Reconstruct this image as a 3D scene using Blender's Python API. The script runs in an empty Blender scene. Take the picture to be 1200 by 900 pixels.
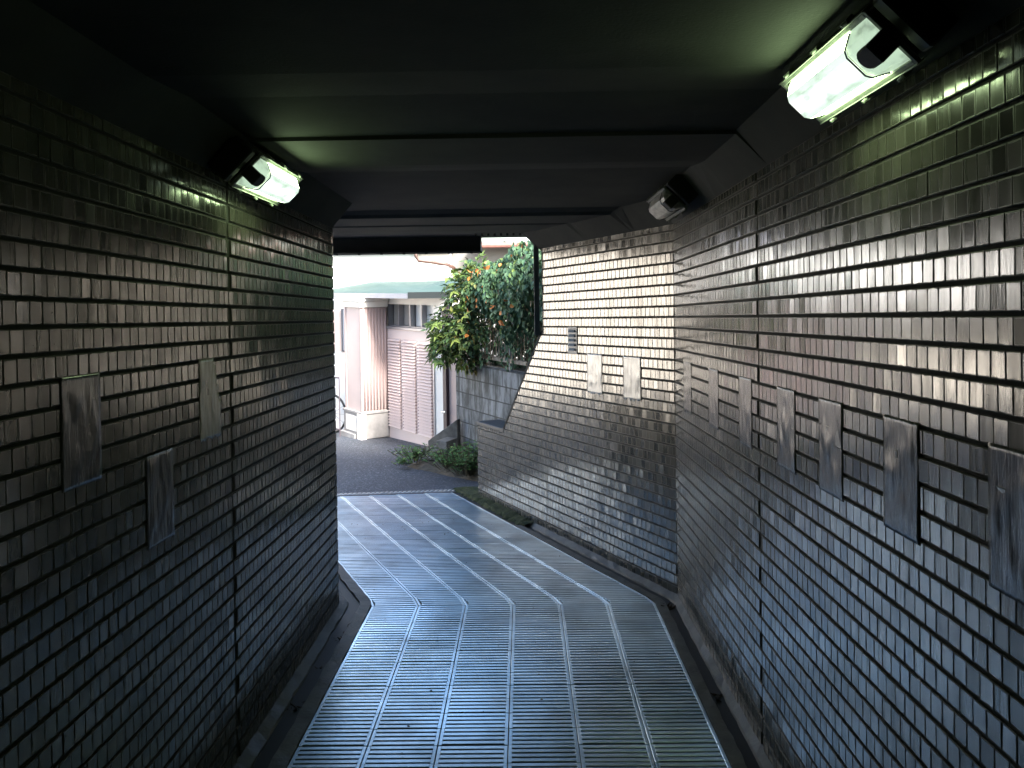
import bpy, bmesh, math, random
from mathutils import Vector, Matrix
R = math.radians
C = bpy.context.scene.collection
S = -0.044                      # the whole underpass falls gently towards its exit (metres per metre of Y)

# ------------------------------------------------------------------ helpers
def W(x, y, h):                 # point given by its height above the sloping floor
    return (x, y, h + S * y)

def tag(o, label=None, cat=None, group=None, kind=None):
    if label: o['label'] = label
    if cat: o['category'] = cat
    if group: o['group'] = group
    if kind: o['kind'] = kind
    return o

def empty(name, loc, label, cat, group=None, rot=(0, 0, 0)):
    o = bpy.data.objects.new(name, None); C.objects.link(o)
    o.location = loc; o.rotation_euler = rot; o.empty_display_size = .05
    return tag(o, label, cat, group)

class MB:
    def __init__(s): s.v = []; s.f = []; s.uvcol = []
    def add(s, vs, fs):
        b = len(s.v); s.v += [tuple(p) for p in vs]; s.f += [tuple(b + i for i in f) for f in fs]; return s
    def quad(s, a, b, c, d): return s.add([a, b, c, d], [(0, 1, 2, 3)])
    def hexa(s, p):             # p: bottom 4, top 4
        return s.add(p, [(0, 3, 2, 1), (4, 5, 6, 7), (0, 1, 5, 4), (1, 2, 6, 5), (2, 3, 7, 6), (3, 0, 4, 7)])
    def box(s, x0, x1, y0, y1, z0, z1):
        return s.hexa([(x0, y0, z0), (x1, y0, z0), (x1, y1, z0), (x0, y1, z0), (x0, y0, z1), (x1, y0, z1), (x1, y1, z1), (x0, y1, z1)])
    def obox(s, o, a, b, c):    # corner and three edge vectors
        o, a, b, c = Vector(o), Vector(a), Vector(b), Vector(c)
        return s.hexa([o, o + a, o + a + b, o + b, o + c, o + a + c, o + a + b + c, o + b + c])
    def prism(s, poly, ext):    # polygon (3-D points) extruded by a vector
        n = len(poly); e = Vector(ext)
        vs = [Vector(p) for p in poly] + [Vector(p) + e for p in poly]
        fs = [tuple(range(n))[::-1], tuple(range(n, 2 * n))] + [(i, (i + 1) % n, n + (i + 1) % n, n + i) for i in range(n)]
        return s.add(vs, fs)
    def tube(s, pts, r, n=8, cap=True):
        pts = [Vector(p) for p in pts]; rings = []
        for i, p in enumerate(pts):
            d = (pts[min(i + 1, len(pts) - 1)] - pts[max(i - 1, 0)]).normalized()
            u = d.cross(Vector((0, 0, 1)))
            if u.length < .1: u = d.cross(Vector((1, 0, 0)))
            u.normalize(); w = d.cross(u)
            rr = r[i] if isinstance(r, (list, tuple)) else r
            rings.append([p + (u * math.cos(2 * math.pi * k / n) + w * math.sin(2 * math.pi * k / n)) * rr for k in range(n)])
        b = len(s.v)
        for q in rings: s.v += [tuple(x) for x in q]
        for i in range(len(pts) - 1):
            for k in range(n):
                s.f.append((b + i * n + k, b + i * n + (k + 1) % n, b + (i + 1) * n + (k + 1) % n, b + (i + 1) * n + k))
        if cap:
            s.f.append(tuple(b + k for k in range(n))[::-1]); s.f.append(tuple(b + (len(pts) - 1) * n + k for k in range(n)))
        return s
    def build(s, name, mat, parent=None, bevel=0, smooth=False, recalc=True, kind=None):
        me = bpy.data.meshes.new(name); me.from_pydata(s.v, [], s.f)
        if recalc or bevel:
            bm = bmesh.new(); bm.from_mesh(me)
            bmesh.ops.recalc_face_normals(bm, faces=bm.faces)
            if bevel: bmesh.ops.bevel(bm, geom=bm.edges[:], offset=bevel, segments=1, affect='EDGES', clamp_overlap=True)
            bm.to_mesh(me); bm.free()
        if smooth:
            for p in me.polygons: p.use_smooth = True
        me.materials.append(mat); o = bpy.data.objects.new(name, me); C.objects.link(o)
        if parent: o.parent = parent
        if kind: o['kind'] = kind
        return o

# ------------------------------------------------------------------ materials
def mat(name, col, rough=.6, spec=.5, metal=0, coat=0):
    m = bpy.data.materials.new(name); m.use_nodes = True
    b = m.node_tree.nodes['Principled BSDF']
    b.inputs['Base Color'].default_value = (*col, 1); b.inputs['Roughness'].default_value = rough
    b.inputs['Specular IOR Level'].default_value = spec; b.inputs['Metallic'].default_value = metal
    b.inputs['Coat Weight'].default_value = coat
    return m
def N(m, t, **kw):
    n = m.node_tree.nodes.new(t)
    for k, v in kw.items(): setattr(n, k, v)
    return n
def L(m, a, b): m.node_tree.links.new(a, b)
def B(m): return m.node_tree.nodes['Principled BSDF']
def geo(m): return N(m, 'ShaderNodeNewGeometry').outputs['Position']
def noise(m, scale, detail=6, rough=.6, vec=None, stretch=None):
    n = N(m, 'ShaderNodeTexNoise'); n.inputs['Scale'].default_value = scale
    n.inputs['Detail'].default_value = detail; n.inputs['Roughness'].default_value = rough
    v = vec if vec is not None else geo(m)
    if stretch:
        mp = N(m, 'ShaderNodeMapping'); mp.inputs['Scale'].default_value = stretch; L(m, v, mp.inputs['Vector']); v = mp.outputs[0]
    L(m, v, n.inputs['Vector']); return n.outputs['Fac']
def ramp(m, fac, stops):
    r = N(m, 'ShaderNodeValToRGB'); e = r.color_ramp.elements
    while len(e) < len(stops): e.new(.5)
    for i, (p, c) in enumerate(stops):
        e[i].position = p; e[i].color = (*c, 1) if not isinstance(c, (int, float)) else (c, c, c, 1)
    L(m, fac, r.inputs[0]); return r.outputs[0]
def mix(m, fac, a, b, mode='MIX'):
    n = N(m, 'ShaderNodeMix', data_type='RGBA', blend_type=mode)
    for sock, v in ((n.inputs[0], fac), (n.inputs[6], a), (n.inputs[7], b)):
        if isinstance(v, (int, float)): sock.default_value = v
        elif isinstance(v, tuple): sock.default_value = (*v, 1)
        else: L(m, v, sock)
    return n.outputs[2]
def math_(m, op, a, b=0, c=None, clamp=False):
    n = N(m, 'ShaderNodeMath', operation=op); n.use_clamp = clamp
    for i, v in enumerate([a, b] + ([c] if c is not None else [])):
        if isinstance(v, (int, float)): n.inputs[i].default_value = v
        else: L(m, v, n.inputs[i])
    return n.outputs[0]
def bump(m, h, strength=.3, dist=.01, normal=None):
    n = N(m, 'ShaderNodeBump'); n.inputs['Strength'].default_value = strength; n.inputs['Distance'].default_value = dist
    L(m, h, n.inputs['Height'])
    if normal is not None: L(m, normal, n.inputs['Normal'])
    L(m, n.outputs[0], B(m).inputs['Normal']); return n.outputs[0]
def blotch(name, c1, c2, scale=4, rough=(.6, .8), bscale=60, bstr=.3, bdist=.004, spec=.5, stretch=None):
    m = mat(name, c1, spec=spec); f = noise(m, scale, stretch=stretch)
    L(m, ramp(m, f, [(.32, c1), (.68, c2)]), B(m).inputs['Base Color'])
    g = noise(m, bscale, 4)
    L(m, math_(m, 'MULTIPLY_ADD', f, rough[1] - rough[0], rough[0]), B(m).inputs['Roughness'])
    if bstr: bump(m, g, bstr, bdist)
    return m

# glazed tile: per-tile tone, grime that collects at the joints, streaks running down
def tile_material():
    m = mat('glazed_tile', (.4, .38, .34), .3)
    rnd = N(m, 'ShaderNodeAttribute', attribute_name='tile_rand').outputs['Fac']
    tuv = N(m, 'ShaderNodeAttribute', attribute_name='tile_uv')
    sx = N(m, 'ShaderNodeSeparateXYZ'); L(m, tuv.outputs['Vector'], sx.inputs[0])
    base = ramp(m, rnd, [(0, (.075, .071, .058)), (.5, (.10, .094, .078)), (1, (.13, .122, .10))])
    streak = noise(m, 2.2, 7, .65, stretch=(6, 6, .55))
    big = noise(m, 1.1, 5, .6)
    grime = ramp(m, streak, [(.36, 1.0), (.55, 0.0)])
    g2 = ramp(m, big, [(.35, 0), (.7, 1)])
    gr = math_(m, 'MULTIPLY', grime, math_(m, 'MULTIPLY_ADD', g2, .6, .1))
    c = mix(m, gr, base, (.07, .065, .05))
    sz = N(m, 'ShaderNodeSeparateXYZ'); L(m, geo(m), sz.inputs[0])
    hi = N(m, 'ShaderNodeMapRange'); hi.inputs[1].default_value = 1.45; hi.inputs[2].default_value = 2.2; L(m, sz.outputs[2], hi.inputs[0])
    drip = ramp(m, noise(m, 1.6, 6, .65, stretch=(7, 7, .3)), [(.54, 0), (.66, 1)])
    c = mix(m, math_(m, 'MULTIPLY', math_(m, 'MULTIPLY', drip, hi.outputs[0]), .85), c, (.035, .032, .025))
    # dirt line along the joints of each tile
    eu = math_(m, 'ABSOLUTE', math_(m, 'SUBTRACT', sx.outputs[0], .5)); ev = math_(m, 'ABSOLUTE', math_(m, 'SUBTRACT', sx.outputs[1], .5))
    e = math_(m, 'MAXIMUM', eu, ev)
    wob = math_(m, 'MULTIPLY_ADD', noise(m, 40, 3), .12, -.06)
    edge = ramp(m, math_(m, 'ADD', e, wob), [(.435, 0), (.492, 1)])
    c = mix(m, math_(m, 'MULTIPLY', edge, .75), c, (.05, .045, .035))
    sp = ramp(m, noise(m, 55, 2), [(.735, 0), (.76, 1)])
    c = mix(m, math_(m, 'MULTIPLY', sp, .8), c, (.03, .028, .024))
    L(m, c, B(m).inputs['Base Color'])
    rr = math_(m, 'MULTIPLY_ADD', gr, .2, .10)
    rr = math_(m, 'MULTIPLY_ADD', rnd, .06, rr)
    rr = math_(m, 'MULTIPLY_ADD', edge, .35, rr)
    L(m, mix(m, math_(m, 'MAXIMUM', gr, edge), (1, .97, .92), (.22, .21, .18)), B(m).inputs['Specular Tint'])
    L(m, rr, B(m).inputs['Roughness'])
    B(m).inputs['Specular IOR Level'].default_value = .5; B(m).inputs['IOR'].default_value = 2.5
    # pillowed glaze, fine vertical flow marks
    ax = math_(m, 'MULTIPLY', eu, eu); ay = math_(m, 'MULTIPLY', ev, ev)
    pil = math_(m, 'MULTIPLY_ADD', math_(m, 'ADD', math_(m, 'MULTIPLY', ax, 1.0), math_(m, 'MULTIPLY', ay, .5)), -1, 1)
    n1 = bump(m, pil, .7, .0007)
    fl = noise(m, 14, 5, .6, stretch=(5, 5, .8))
    bump(m, fl, .12, .003, normal=n1)
    return m
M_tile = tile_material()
M_mortar = blotch('dark_mortar', (.025, .024, .02), (.05, .048, .042), 12, (.8, .95))
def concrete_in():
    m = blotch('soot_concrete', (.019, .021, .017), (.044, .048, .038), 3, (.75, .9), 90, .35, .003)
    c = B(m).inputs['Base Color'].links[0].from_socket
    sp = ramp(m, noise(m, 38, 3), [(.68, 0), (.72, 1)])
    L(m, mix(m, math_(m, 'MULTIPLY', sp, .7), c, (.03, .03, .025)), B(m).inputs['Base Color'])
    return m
M_ceil = concrete_in()
M_conc = blotch('grey_concrete', (.2, .2, .19), (.34, .34, .32), 5, (.7, .9))
M_gutter = blotch('gutter_concrete', (.05, .05, .043), (.16, .155, .135), 7, (.35, .8), 50, .5, .006)
M_channel = blotch('wet_channel', (.12, .125, .12), (.36, .36, .34), 9, (.18, .6), 50, .4, .004)
def slab_mat():
    m = mat('paving_slab', (.3, .3, .29), .35)
    rnd = N(m, 'ShaderNodeAttribute', attribute_name='slab_rand').outputs['Fac']
    f = noise(m, 2.6, 6, .6)
    c = ramp(m, rnd, [(0, (.52, .68, .80)), (1, (.66, .80, .90))])  # blue base colour carries the tint of the reflected sky
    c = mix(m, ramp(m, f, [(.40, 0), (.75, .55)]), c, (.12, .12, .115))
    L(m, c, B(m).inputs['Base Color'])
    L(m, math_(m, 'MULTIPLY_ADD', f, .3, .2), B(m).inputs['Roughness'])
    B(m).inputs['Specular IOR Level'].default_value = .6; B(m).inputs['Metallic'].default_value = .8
    bump(m, noise(m, 45, 5), .12, .004)
    return m
M_slab = slab_mat()
M_slot = mat('slab_groove', (.02, .02, .02), .6)
def asphalt():
    m = mat('asphalt', (.06, .062, .068), .75)
    v = N(m, 'ShaderNodeTexVoronoi'); v.inputs['Scale'].default_value = 75; L(m, geo(m), v.inputs['Vector'])
    sep = N(m, 'ShaderNodeSeparateColor'); L(m, v.outputs['Color'], sep.inputs[0])
    c = ramp(m, sep.outputs[0], [(0, (.03, .036, .046)), (.6, (.06, .070, .088)), (.9, (.10, .112, .13)), (1, (.26, .27, .29))])
    c = mix(m, ramp(m, noise(m, 1.3), [(.4, 0), (.7, .5)]), c, (.045, .045, .05))
    L(m, c, B(m).inputs['Base Color']); bump(m, v.outputs['Distance'], .6, .006)
    return m
M_asph = asphalt()
M_soil = blotch('soil', (.06, .05, .035), (.14, .12, .09), 9, (.9, 1), 40, .8, .02)
M_moss = blotch('moss', (.025, .035, .012), (.07, .085, .025), 20, (.9, 1), 60, 1, .02)
M_cream = blotch('cream_render', (.80, .76, .68), (.86, .82, .75), 2, (.7, .85), 80, .15, .002)
M_white = blotch('white_render', (.82, .82, .80), (.87, .87, .85), 2, (.7, .85), 80, .1, .002)
M_greyw = blotch('grey_render', (.13, .125, .115), (.17, .165, .15), 1.5, (.7, .85), 80, .2, .002)
M_pink = blotch('pink_paint', (.70, .56, .50), (.75, .61, .55), 1.5, (.45, .6), 80, .08, .001)
M_pinkd = blotch('faded_pink_metal', (.38, .285, .265), (.44, .34, .315), 1.5, (.4, .55), 80, .08, .001, stretch=(3, 3, .4))
M_pinkp = blotch('pier_pink', (.50, .40, .36), (.56, .45, .41), 1.5, (.6, .7), 80, .08, .001)
M_gap = mat('louvre_gap_shade', (.26, .16, .14), .7)  # brown for the slots; between the slats it is painted shade
M_stone = blotch('grey_pedestal', (.22, .21, .20), (.36, .34, .32), 6, (.6, .8), 70, .2, .003)
M_groof = blotch('green_roof', (.035, .07, .055), (.06, .10, .085), 3, (.75, .9), 50, .2, .003)
M_greyf = blotch('grey_fascia', (.30, .30, .32), (.38, .37, .39), 4, (.5, .6))
M_blackf = mat('black_fascia', (.02, .025, .025), .45)
M_glass = mat('window_glass', (.13, .12, .11), .08, .8)
M_curtain = mat('frosted_pane', (.55, .56, .56), .25, .6)
M_alu = mat('aluminium_frame', (.35, .34, .35), .4, .5, .6)
M_steel = mat('painted_steel', (.09, .12, .14), .4)
M_rust = blotch('brown_pipe', (.06, .03, .02), (.10, .05, .035), 8, (.4, .5))
M_redroof = blotch('red_brown_roof', (.20, .09, .075), (.28, .13, .10), 6, (.5, .7))
M_brown = mat('brown_post', (.06, .035, .04), .5)
M_girder = blotch('dark_girder', (.012, .013, .014), (.03, .03, .03), 6, (.5, .8))
M_rail = mat('railing_iron', (.10, .08, .09), .5)
M_fbar = blotch('weathered_bars', (.22, .17, .12), (.40, .36, .30), 14, (.5, .7))
M_chrome = mat('chrome', (.7, .7, .7), .2, .5, 1)
M_black = mat('black_plastic', (.01, .01, .01), .5)
M_housing = blotch('lamp_housing', (.02, .022, .02), (.05, .05, .045), 20, (.5, .7))
M_frame = blotch('lamp_frame', (.10, .11, .09), (.22, .23, .2), 30, (.35, .6))
M_slate = blotch('black_coping', (.018, .02, .022), (.05, .052, .055), 14, (.35, .6), 40, .6, .006)
M_orange = mat('faded_orange_plate', (.55, .2, .12), .5)
M_leafd = blotch('dead_leaf', (.02, .012, .008), (.06, .035, .02), 30, (.6, .9))

def block_mat():
    m = mat('weathered_block', (.25, .25, .24), .85)
    tc = N(m, 'ShaderNodeTexCoord').outputs['UV']
    br = N(m, 'ShaderNodeTexBrick'); L(m, tc, br.inputs['Vector'])
    br.inputs['Scale'].default_value = 1; br.inputs['Brick Width'].default_value = .4; br.inputs['Row Height'].default_value = .2
    br.inputs['Mortar Size'].default_value = .008
    br.inputs['Color1'].default_value = (.21, .22, .225, 1); br.inputs['Color2'].default_value = (.33, .34, .34, 1); br.inputs['Mortar'].default_value = (.07, .07, .065, 1)
    st = noise(m, 3, 7, .7, stretch=(3, 3, .8))
    c = mix(m, ramp(m, st, [(.42, .85), (.6, 0)]), br.outputs['Color'], (.05, .052, .045))
    L(m, c, B(m).inputs['Base Color'])
    bump(m, math_(m, 'ADD', math_(m, 'MULTIPLY', br.outputs['Fac'], -1), math_(m, 'MULTIPLY', noise(m, 50), .5)), .6, .008)
    return m
M_block = block_mat()
def foil_mat(name, col, rough, ior=1.75):
    m = mat(name, col, rough, .5, .0); B(m).inputs['IOR'].default_value = ior
    f = noise(m, 9, 6, .6, stretch=(5, 5, 1.1))
    L(m, ramp(m, f, [(.3, tuple(c * .6 for c in col)), (.7, tuple(min(1, c * 1.25) for c in col))]), B(m).inputs['Base Color'])
    bump(m, noise(m, 16, 5, .65, stretch=(4, 4, .5)), .4, .005)
    return m
M_foil = foil_mat('crinkled_film', (.08, .075, .08), .13)
M_foilp = foil_mat('pale_crinkled_film', (.50, .46, .39), .22, 2.2)
def leaf_mat(name, stops, trans=.25):
    m = mat(name, (.05, .09, .03), .55, .3)
    rnd = N(m, 'ShaderNodeAttribute', attribute_name='leaf_rand').outputs['Fac']
    L(m, ramp(m, rnd, stops), B(m).inputs['Base Color'])
    B(m).inputs['Subsurface Weight'].default_value = 0
    return m
M_vine = leaf_mat('vine_leaf', [(0, (.04, .085, .05)), (.45, (.07, .14, .075)), (.8, (.10, .175, .07)), (1, (.15, .21, .06))])
M_shrub = leaf_mat('shrub_leaf', [(0, (.035, .08, .03)), (.45, (.06, .115, .035)), (.8, (.10, .14, .04)), (1, (.20, .16, .05))])
M_autumn = leaf_mat('autumn_leaf', [(0, (.45, .14, .03)), (.6, (.55, .22, .05)), (1, (.35, .10, .04))])
M_star = leaf_mat('yellow_green_leaf', [(0, (.07, .13, .03)), (1, (.16, .20, .045))])
M_weed = leaf_mat('weed_leaf', [(0, (.05, .12, .035)), (.6, (.10, .20, .055)), (1, (.17, .25, .06))])
M_stem = mat('stem', (.10, .08, .045), .8)
def lens_mat(name, side, mid, strength):
    m = bpy.data.materials.new(name); m.use_nodes = True; b = B(m)
    tc = N(m, 'ShaderNodeTexCoord').outputs['Object']
    sx = N(m, 'ShaderNodeSeparateXYZ'); L(m, tc, sx.inputs[0])
    r = math_(m, 'ABSOLUTE', math_(m, 'MULTIPLY', sx.outputs[0], 12))
    c = ramp(m, r, [(0, mid), (.35, side), (1, tuple(x * .75 for x in side))])
    d = ramp(m, noise(m, 40, 4, .6, vec=tc, stretch=(1, .25, 1)), [(.5, 1.0), (.75, .45)])
    L(m, mix(m, 1, c, d, 'MULTIPLY'), b.inputs['Emission Color']); b.inputs['Emission Strength'].default_value = strength
    b.inputs['Base Color'].default_value = (.5, .5, .48, 1); b.inputs['Roughness'].default_value = .35
    return m
LAMP = .27
M_lens = lens_mat('lit_diffuser', (.66, .86, .70), (1.3, 1.5, 1.35), LAMP)
M_lensend = lens_mat('lit_diffuser_end', (.40, .54, .40), (.46, .60, .46), .28)
M_lensside = lens_mat('lit_diffuser_side', (.72, 1.0, .52), (.72, 1.0, .52), 4.2)
M_lensoff = blotch('dusty_diffuser', (.20, .20, .19), (.55, .54, .52), 30, (.25, .5), stretch=(1, .3, 1))

# ------------------------------------------------------------------ tiled walls
TW, TH, PITCH, H0 = .056, .060, .070, .020
def tiles(segments, seed):
    """segments: (x0,y0,dx,dy,nx,ny,s0,s1,htop,smax or None, gaps)"""
    rng = random.Random(seed); v = []; f = []; rv = []; uv = []
    for (x0, y0, dx, dy, nx, ny, s0, s1, htop, smax, gaps) in segments:
        def P(s, h, d):
            X = x0 + dx * s + nx * d; Y = y0 + dy * s + ny * d
            return (X, Y, h + S * Y)
        for r in range(-1, 36):
            hb = H0 + r * PITCH; ht = min(hb + TH, htop)
            if ht - hb < .012: continue
            ns = int((s1 - s0) / TW) + 2; off = -.5 * TW if r % 2 else 0
            off += rng.uniform(-.004, .004)
            rowd = rng.gauss(0, .0006)
            for k in range(ns):
                a = s0 + off + k * TW; b = a + TW - .0014; a = max(a, s0)
                mt = smax(ht) if smax else s1; mb = smax(hb) if smax else s1
                if max(mt, mb) - a < .008 or a >= s1 - .006: continue
                bt = min(b, s1, max(mt, a + .003)); bb = min(b, s1, max(mb, a + .003))
                skip = rng.random() < .0005
                for (g0, g1) in gaps(hb):
                    if a < g0 < b: bt = bb = min(bt, g0)
                    elif g0 <= a < g1: a = g1
                    if min(bt, bb) - a < .006: skip = True
                if skip: continue
                n = len(v); t = .0012
                ta = rng.gauss(0, .0004); tb = rng.gauss(0, .0002); base = .006 + rowd + rng.gauss(0, .0003)
                c = [(a, hb), (bb, hb), (bt, ht), (a, ht)]; ci = [(a + t, hb + t), (bb - t, hb + t), (bt - t, ht - t), (a + t, ht - t)]
                uvs = [(0, 0), (1, 0), (1, 1), (0, 1)]
                for (q, d0) in ((ci, 0), (c, -.0009), (c, -.0075)):
                    for (s_, h_), (u_, w_) in zip(q, uvs):
                        d = base + d0 + (ta * (u_ - .5) * 2 + tb * (w_ - .5) * 2 if d0 > -.002 else 0)
                        v.append(P(s_, h_, d)); uv += [u_, w_, 0]
                rr = rng.random(); rv += [rr] * 12
                f.append((n, n + 1, n + 2, n + 3))
                for i in range(4):
                    j = (i + 1) % 4
                    f.append((n + 4 + i, n + 4 + j, n + j, n + i)); f.append((n + 8 + i, n + 8 + j, n + 4 + j, n + 4 + i))
    me = bpy.data.meshes.new('tile_face'); me.from_pydata(v, [], f)
    a = me.attributes.new('tile_rand', 'FLOAT', 'POINT'); a.data.foreach_set('value', rv)
    a = me.attributes.new('tile_uv', 'FLOAT_VECTOR', 'POINT'); a.data.foreach_set('vector', uv)
    me.materials.append(M_tile); return me

XL, XR, YK = -1.215, .985, 5.50
DX, DY = -.413, .911
def no_gap(h): return []
def gapL(h): return [(3.49, 3.512 if h > 1.95 else 3.494)]
def gapR(h): return [(3.55, 3.553)]
def smax(h):
    if h > 1.715: return 1.97
    if h > .755: return 1.97 + (1.715 - h) / (1.715 - .755) * .90
    return 3.545
def smaxL(h):
    if h > 1.715: return .55
    if h > .755: return .55 + (1.715 - h) / (1.715 - .755) * .90
    return 3.6
RT = 2.435
YF = 5.53
wallR = empty('tiled_wall', W(XR, 0, 0), 'long beige glazed tile wall on the right, bending left and stepping down at the exit', 'wall', 'tiled side walls')
meR = tiles([(XR, 0, 0, 1, -1, 0, .9, YF, RT, None, gapR),
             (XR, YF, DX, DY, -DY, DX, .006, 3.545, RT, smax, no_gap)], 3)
# normal of the far stretch points to the path: (-.911,-.413)
o = bpy.data.objects.new('tile_face', meR); C.objects.link(o); o.parent = wallR
def fix_parent(o, p):           # keep world placement under an Empty that is not at the origin
    o.parent = p; o.matrix_parent_inverse = Matrix.Translation(-Vector(p.location))
fix_parent(o, wallR)
def wpart(mb, name, m, p, **k):
    o = mb.build(name, m, **k); fix_parent(o, p); return o
m = MB()
T = .26
def vext(poly_sh, x0, y0, dx, dy, nx, ny, t):
    """polygon in (s,h), extruded t away from the path"""
    pts = []
    for s_, h_ in poly_sh:
        X = x0 + dx * s_; Y = y0 + dy * s_; pts.append((X, Y, h_ + S * Y))
    return pts, (-nx * t, -ny * t, 0)
p, e = vext([(-9, -.1), (YF + .1, -.1), (YF + .1, 2.5), (-9, 2.5)], XR, 0, 0, 1, -1, 0, T); m.prism(p, e)
p, e = vext([(0, -.1), (3.545, -.1), (3.545, .745), (2.875, .745), (1.972, 1.715), (1.972, 2.55), (0, 2.55)], XR, YF, DX, DY, -DY, -.413, T); m.prism(p, e)
wpart(m, 'backing', M_mortar, wallR)
# end face of the low stretch and its black coping
m = MB(); p, e = vext([(2.86, .748), (3.56, .748), (3.56, .785), (2.845, .785)], XR - .0, YF, DX, DY, -DY, -.413, T)
pp = [(x - .008 * .911, y - .008 * .413, z) for x, y, z in p]; m.prism(pp, e)
wpart(m, 'coping', M_slate, wallR, bevel=.004)
m = MB()
p, e = vext([(2.872, .786), (2.842, .786), (1.968, 1.726), (1.996, 1.726)], XR, YF, DX, DY, -DY, -.413, T); m.prism([(x - .0085 * .911, y - .0085 * .413, z) for x, y, z in p], e)
wpart(m, 'sloping_edge', M_mortar, wallR)

wallL = empty('tiled_wall', W(XL, 0, 0), 'dark glazed tile wall on the left, ending beside the view of the street', 'wall', 'tiled side walls')
meL = tiles([(XL, 0, 0, 1, 1, 0, .9, 5.455, RT, None, gapL),
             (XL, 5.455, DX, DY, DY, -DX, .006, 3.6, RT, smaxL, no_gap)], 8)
o = bpy.data.objects.new('tile_face', meL); C.objects.link(o); fix_parent(o, wallL)
m = MB()
p, e = vext([(-9, -.1), (5.45, -.1), (5.45, 2.5), (-9, 2.5)], XL, 0, 0, 1, 1, 0, T); m.prism(p, e)
p, e = vext([(0, -.1), (3.6, -.1), (3.6, .745), (1.455, .745), (.552, 1.715), (.552, 2.55), (0, 2.55)], XL, 5.45, DX, DY, .911, .413, T); m.prism(p, e)
wpart(m, 'backing', M_mortar, wallL)
m = MB()
for (x, n) in ((XL, 1), (XR, -1)):     # stretch behind the viewer: plain glazed face
    pass
# plain tiled stretch near and behind the viewer
for xx, wl in ((XL + .004, wallL), (XR - .004, wallR)):
    m = MB(); m.quad(W(xx, -9, 0), W(xx, .9, 0), W(xx, .9, RT), W(xx, -9, RT)); wpart(m, 'plain_tiling', blotch('old_tiling', (.2, .19, .16), (.28, .26, .23), 5), wl, recalc=False)

# ------------------------------------------------------------------ ceiling
def hceil(y): return 0
prof = [(-9, 2.56), (2.48, 2.56), (2.60, 2.568), (2.82, 2.583), (3.40, 2.574), (3.405, 2.56), (3.98, 2.56), (4.10, 2.568), (4.32, 2.592), (5.85, 2.594), (5.95, 2.575), (5.99, 2.555),
        (6.50, 2.560), (6.53, 2.575), (6.56, 2.575), (6.60, 2.560), (7.05, 2.565), (7.36, 2.575)]
def innerL(y): return XL + .13 if y < YK else XL + .13 - (y - YK) * .4534
def innerR(y): return XR - .13 if y < YK - .03 else XR - .13 - (y - (YK - .03)) * .4534
def outR(y): return XR + .0 if y < YF else XR - (y - YF) * .4534
def outL(y): return XL if y < 5.45 else XL - (y - 5.45) * .4534
ys = sorted(set([p_[0] for p_ in prof] + [5.45, 5.47, 5.53, 0]))
def hp(y):
    for (a, ha), (b, hb) in zip(prof, prof[1:]):
        if a <= y <= b: return ha + (hb - ha) * (y - a) / (b - a)
m = MB()
rows = [[W(outL(y) - .05, y, 2.39), W(outL(y), y, 2.43), W(innerL(y), y, hp(y)), W(innerR(y), y, hp(y)), W(outR(y), y, 2.43), W(outR(y) + .05, y, 2.39)] for y in ys]
for a, b in zip(rows, rows[1:]):
    for i in range(5): m.quad(a[i], a[i + 1], b[i + 1], b[i])
# front edge of the slab at the exit
a = rows[-1]; y = 7.36
top = [(q[0], q[1], q[2]) for q in a]
m.add([top[1], top[2], top[3], top[4], (top[4][0] + .3, y, 2.9 + S * y), (top[1][0] - .3, y, 2.9 + S * y)], [(0, 1, 2, 3, 4, 5)])
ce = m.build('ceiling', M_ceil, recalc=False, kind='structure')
# bridge deck above
m = MB(); m.box(-3.4, 9, -9, 7.34, 2.75, 3.1); m.box(-9, -3.405, -9, 5.0, -1.2, 2.6); m.box(-3.4, XL - .3, -9, 5.3, -1.2, 2.8); m.box(XR + .3, 9, -9, 7.34, -1.2, 2.8)
m.box(-3, 3, -9.2, -8.6, -.5, 3.5)  # unseen end wall, added to keep sky light out behind the viewer
m.box(-9, 9, -9.6, -9.05, -1.2, 3.5); m.build('railway_embankment', M_conc, kind='structure')
# steel girders over the exit
g = empty('steel_girder', (-1.5, 8.1, 2.2), 'dark riveted steel girder crossing above the exit opening', 'girder')
m = MB(); m.box(-3.4, 4, 7.42, 8.28, 2.62 + S * 8.2 , 2.95); o = m.build('deck_beam', M_girder); fix_parent(o, g)
m = MB(); m.box(-3.4, -.385, 8.0, 8.25, 2.475 + S * 8.2, 2.625 + S * 8.2); m.box(-3.4, -.385, 7.93, 8.32, 2.475 + S * 8.2, 2.493 + S * 8.2)
o = m.build('lower_flange', M_girder, bevel=.003); fix_parent(o, g)
for i in range(18): m = MB(); m.tube([(-.40 + i * .055, 7.46, 2.235), (-.40 + i * .055, 7.46, 2.255)], .010, 6); o = m.build('rivet', M_girder); fix_parent(o, g)
for i in range(14): m = MB(); m.tube([(-3.2 + i * .21, 7.96, 2.10), (-3.2 + i * .21, 7.96, 2.12)], .014, 6); o = m.build('rivet', M_girder); fix_parent(o, g)

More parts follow.
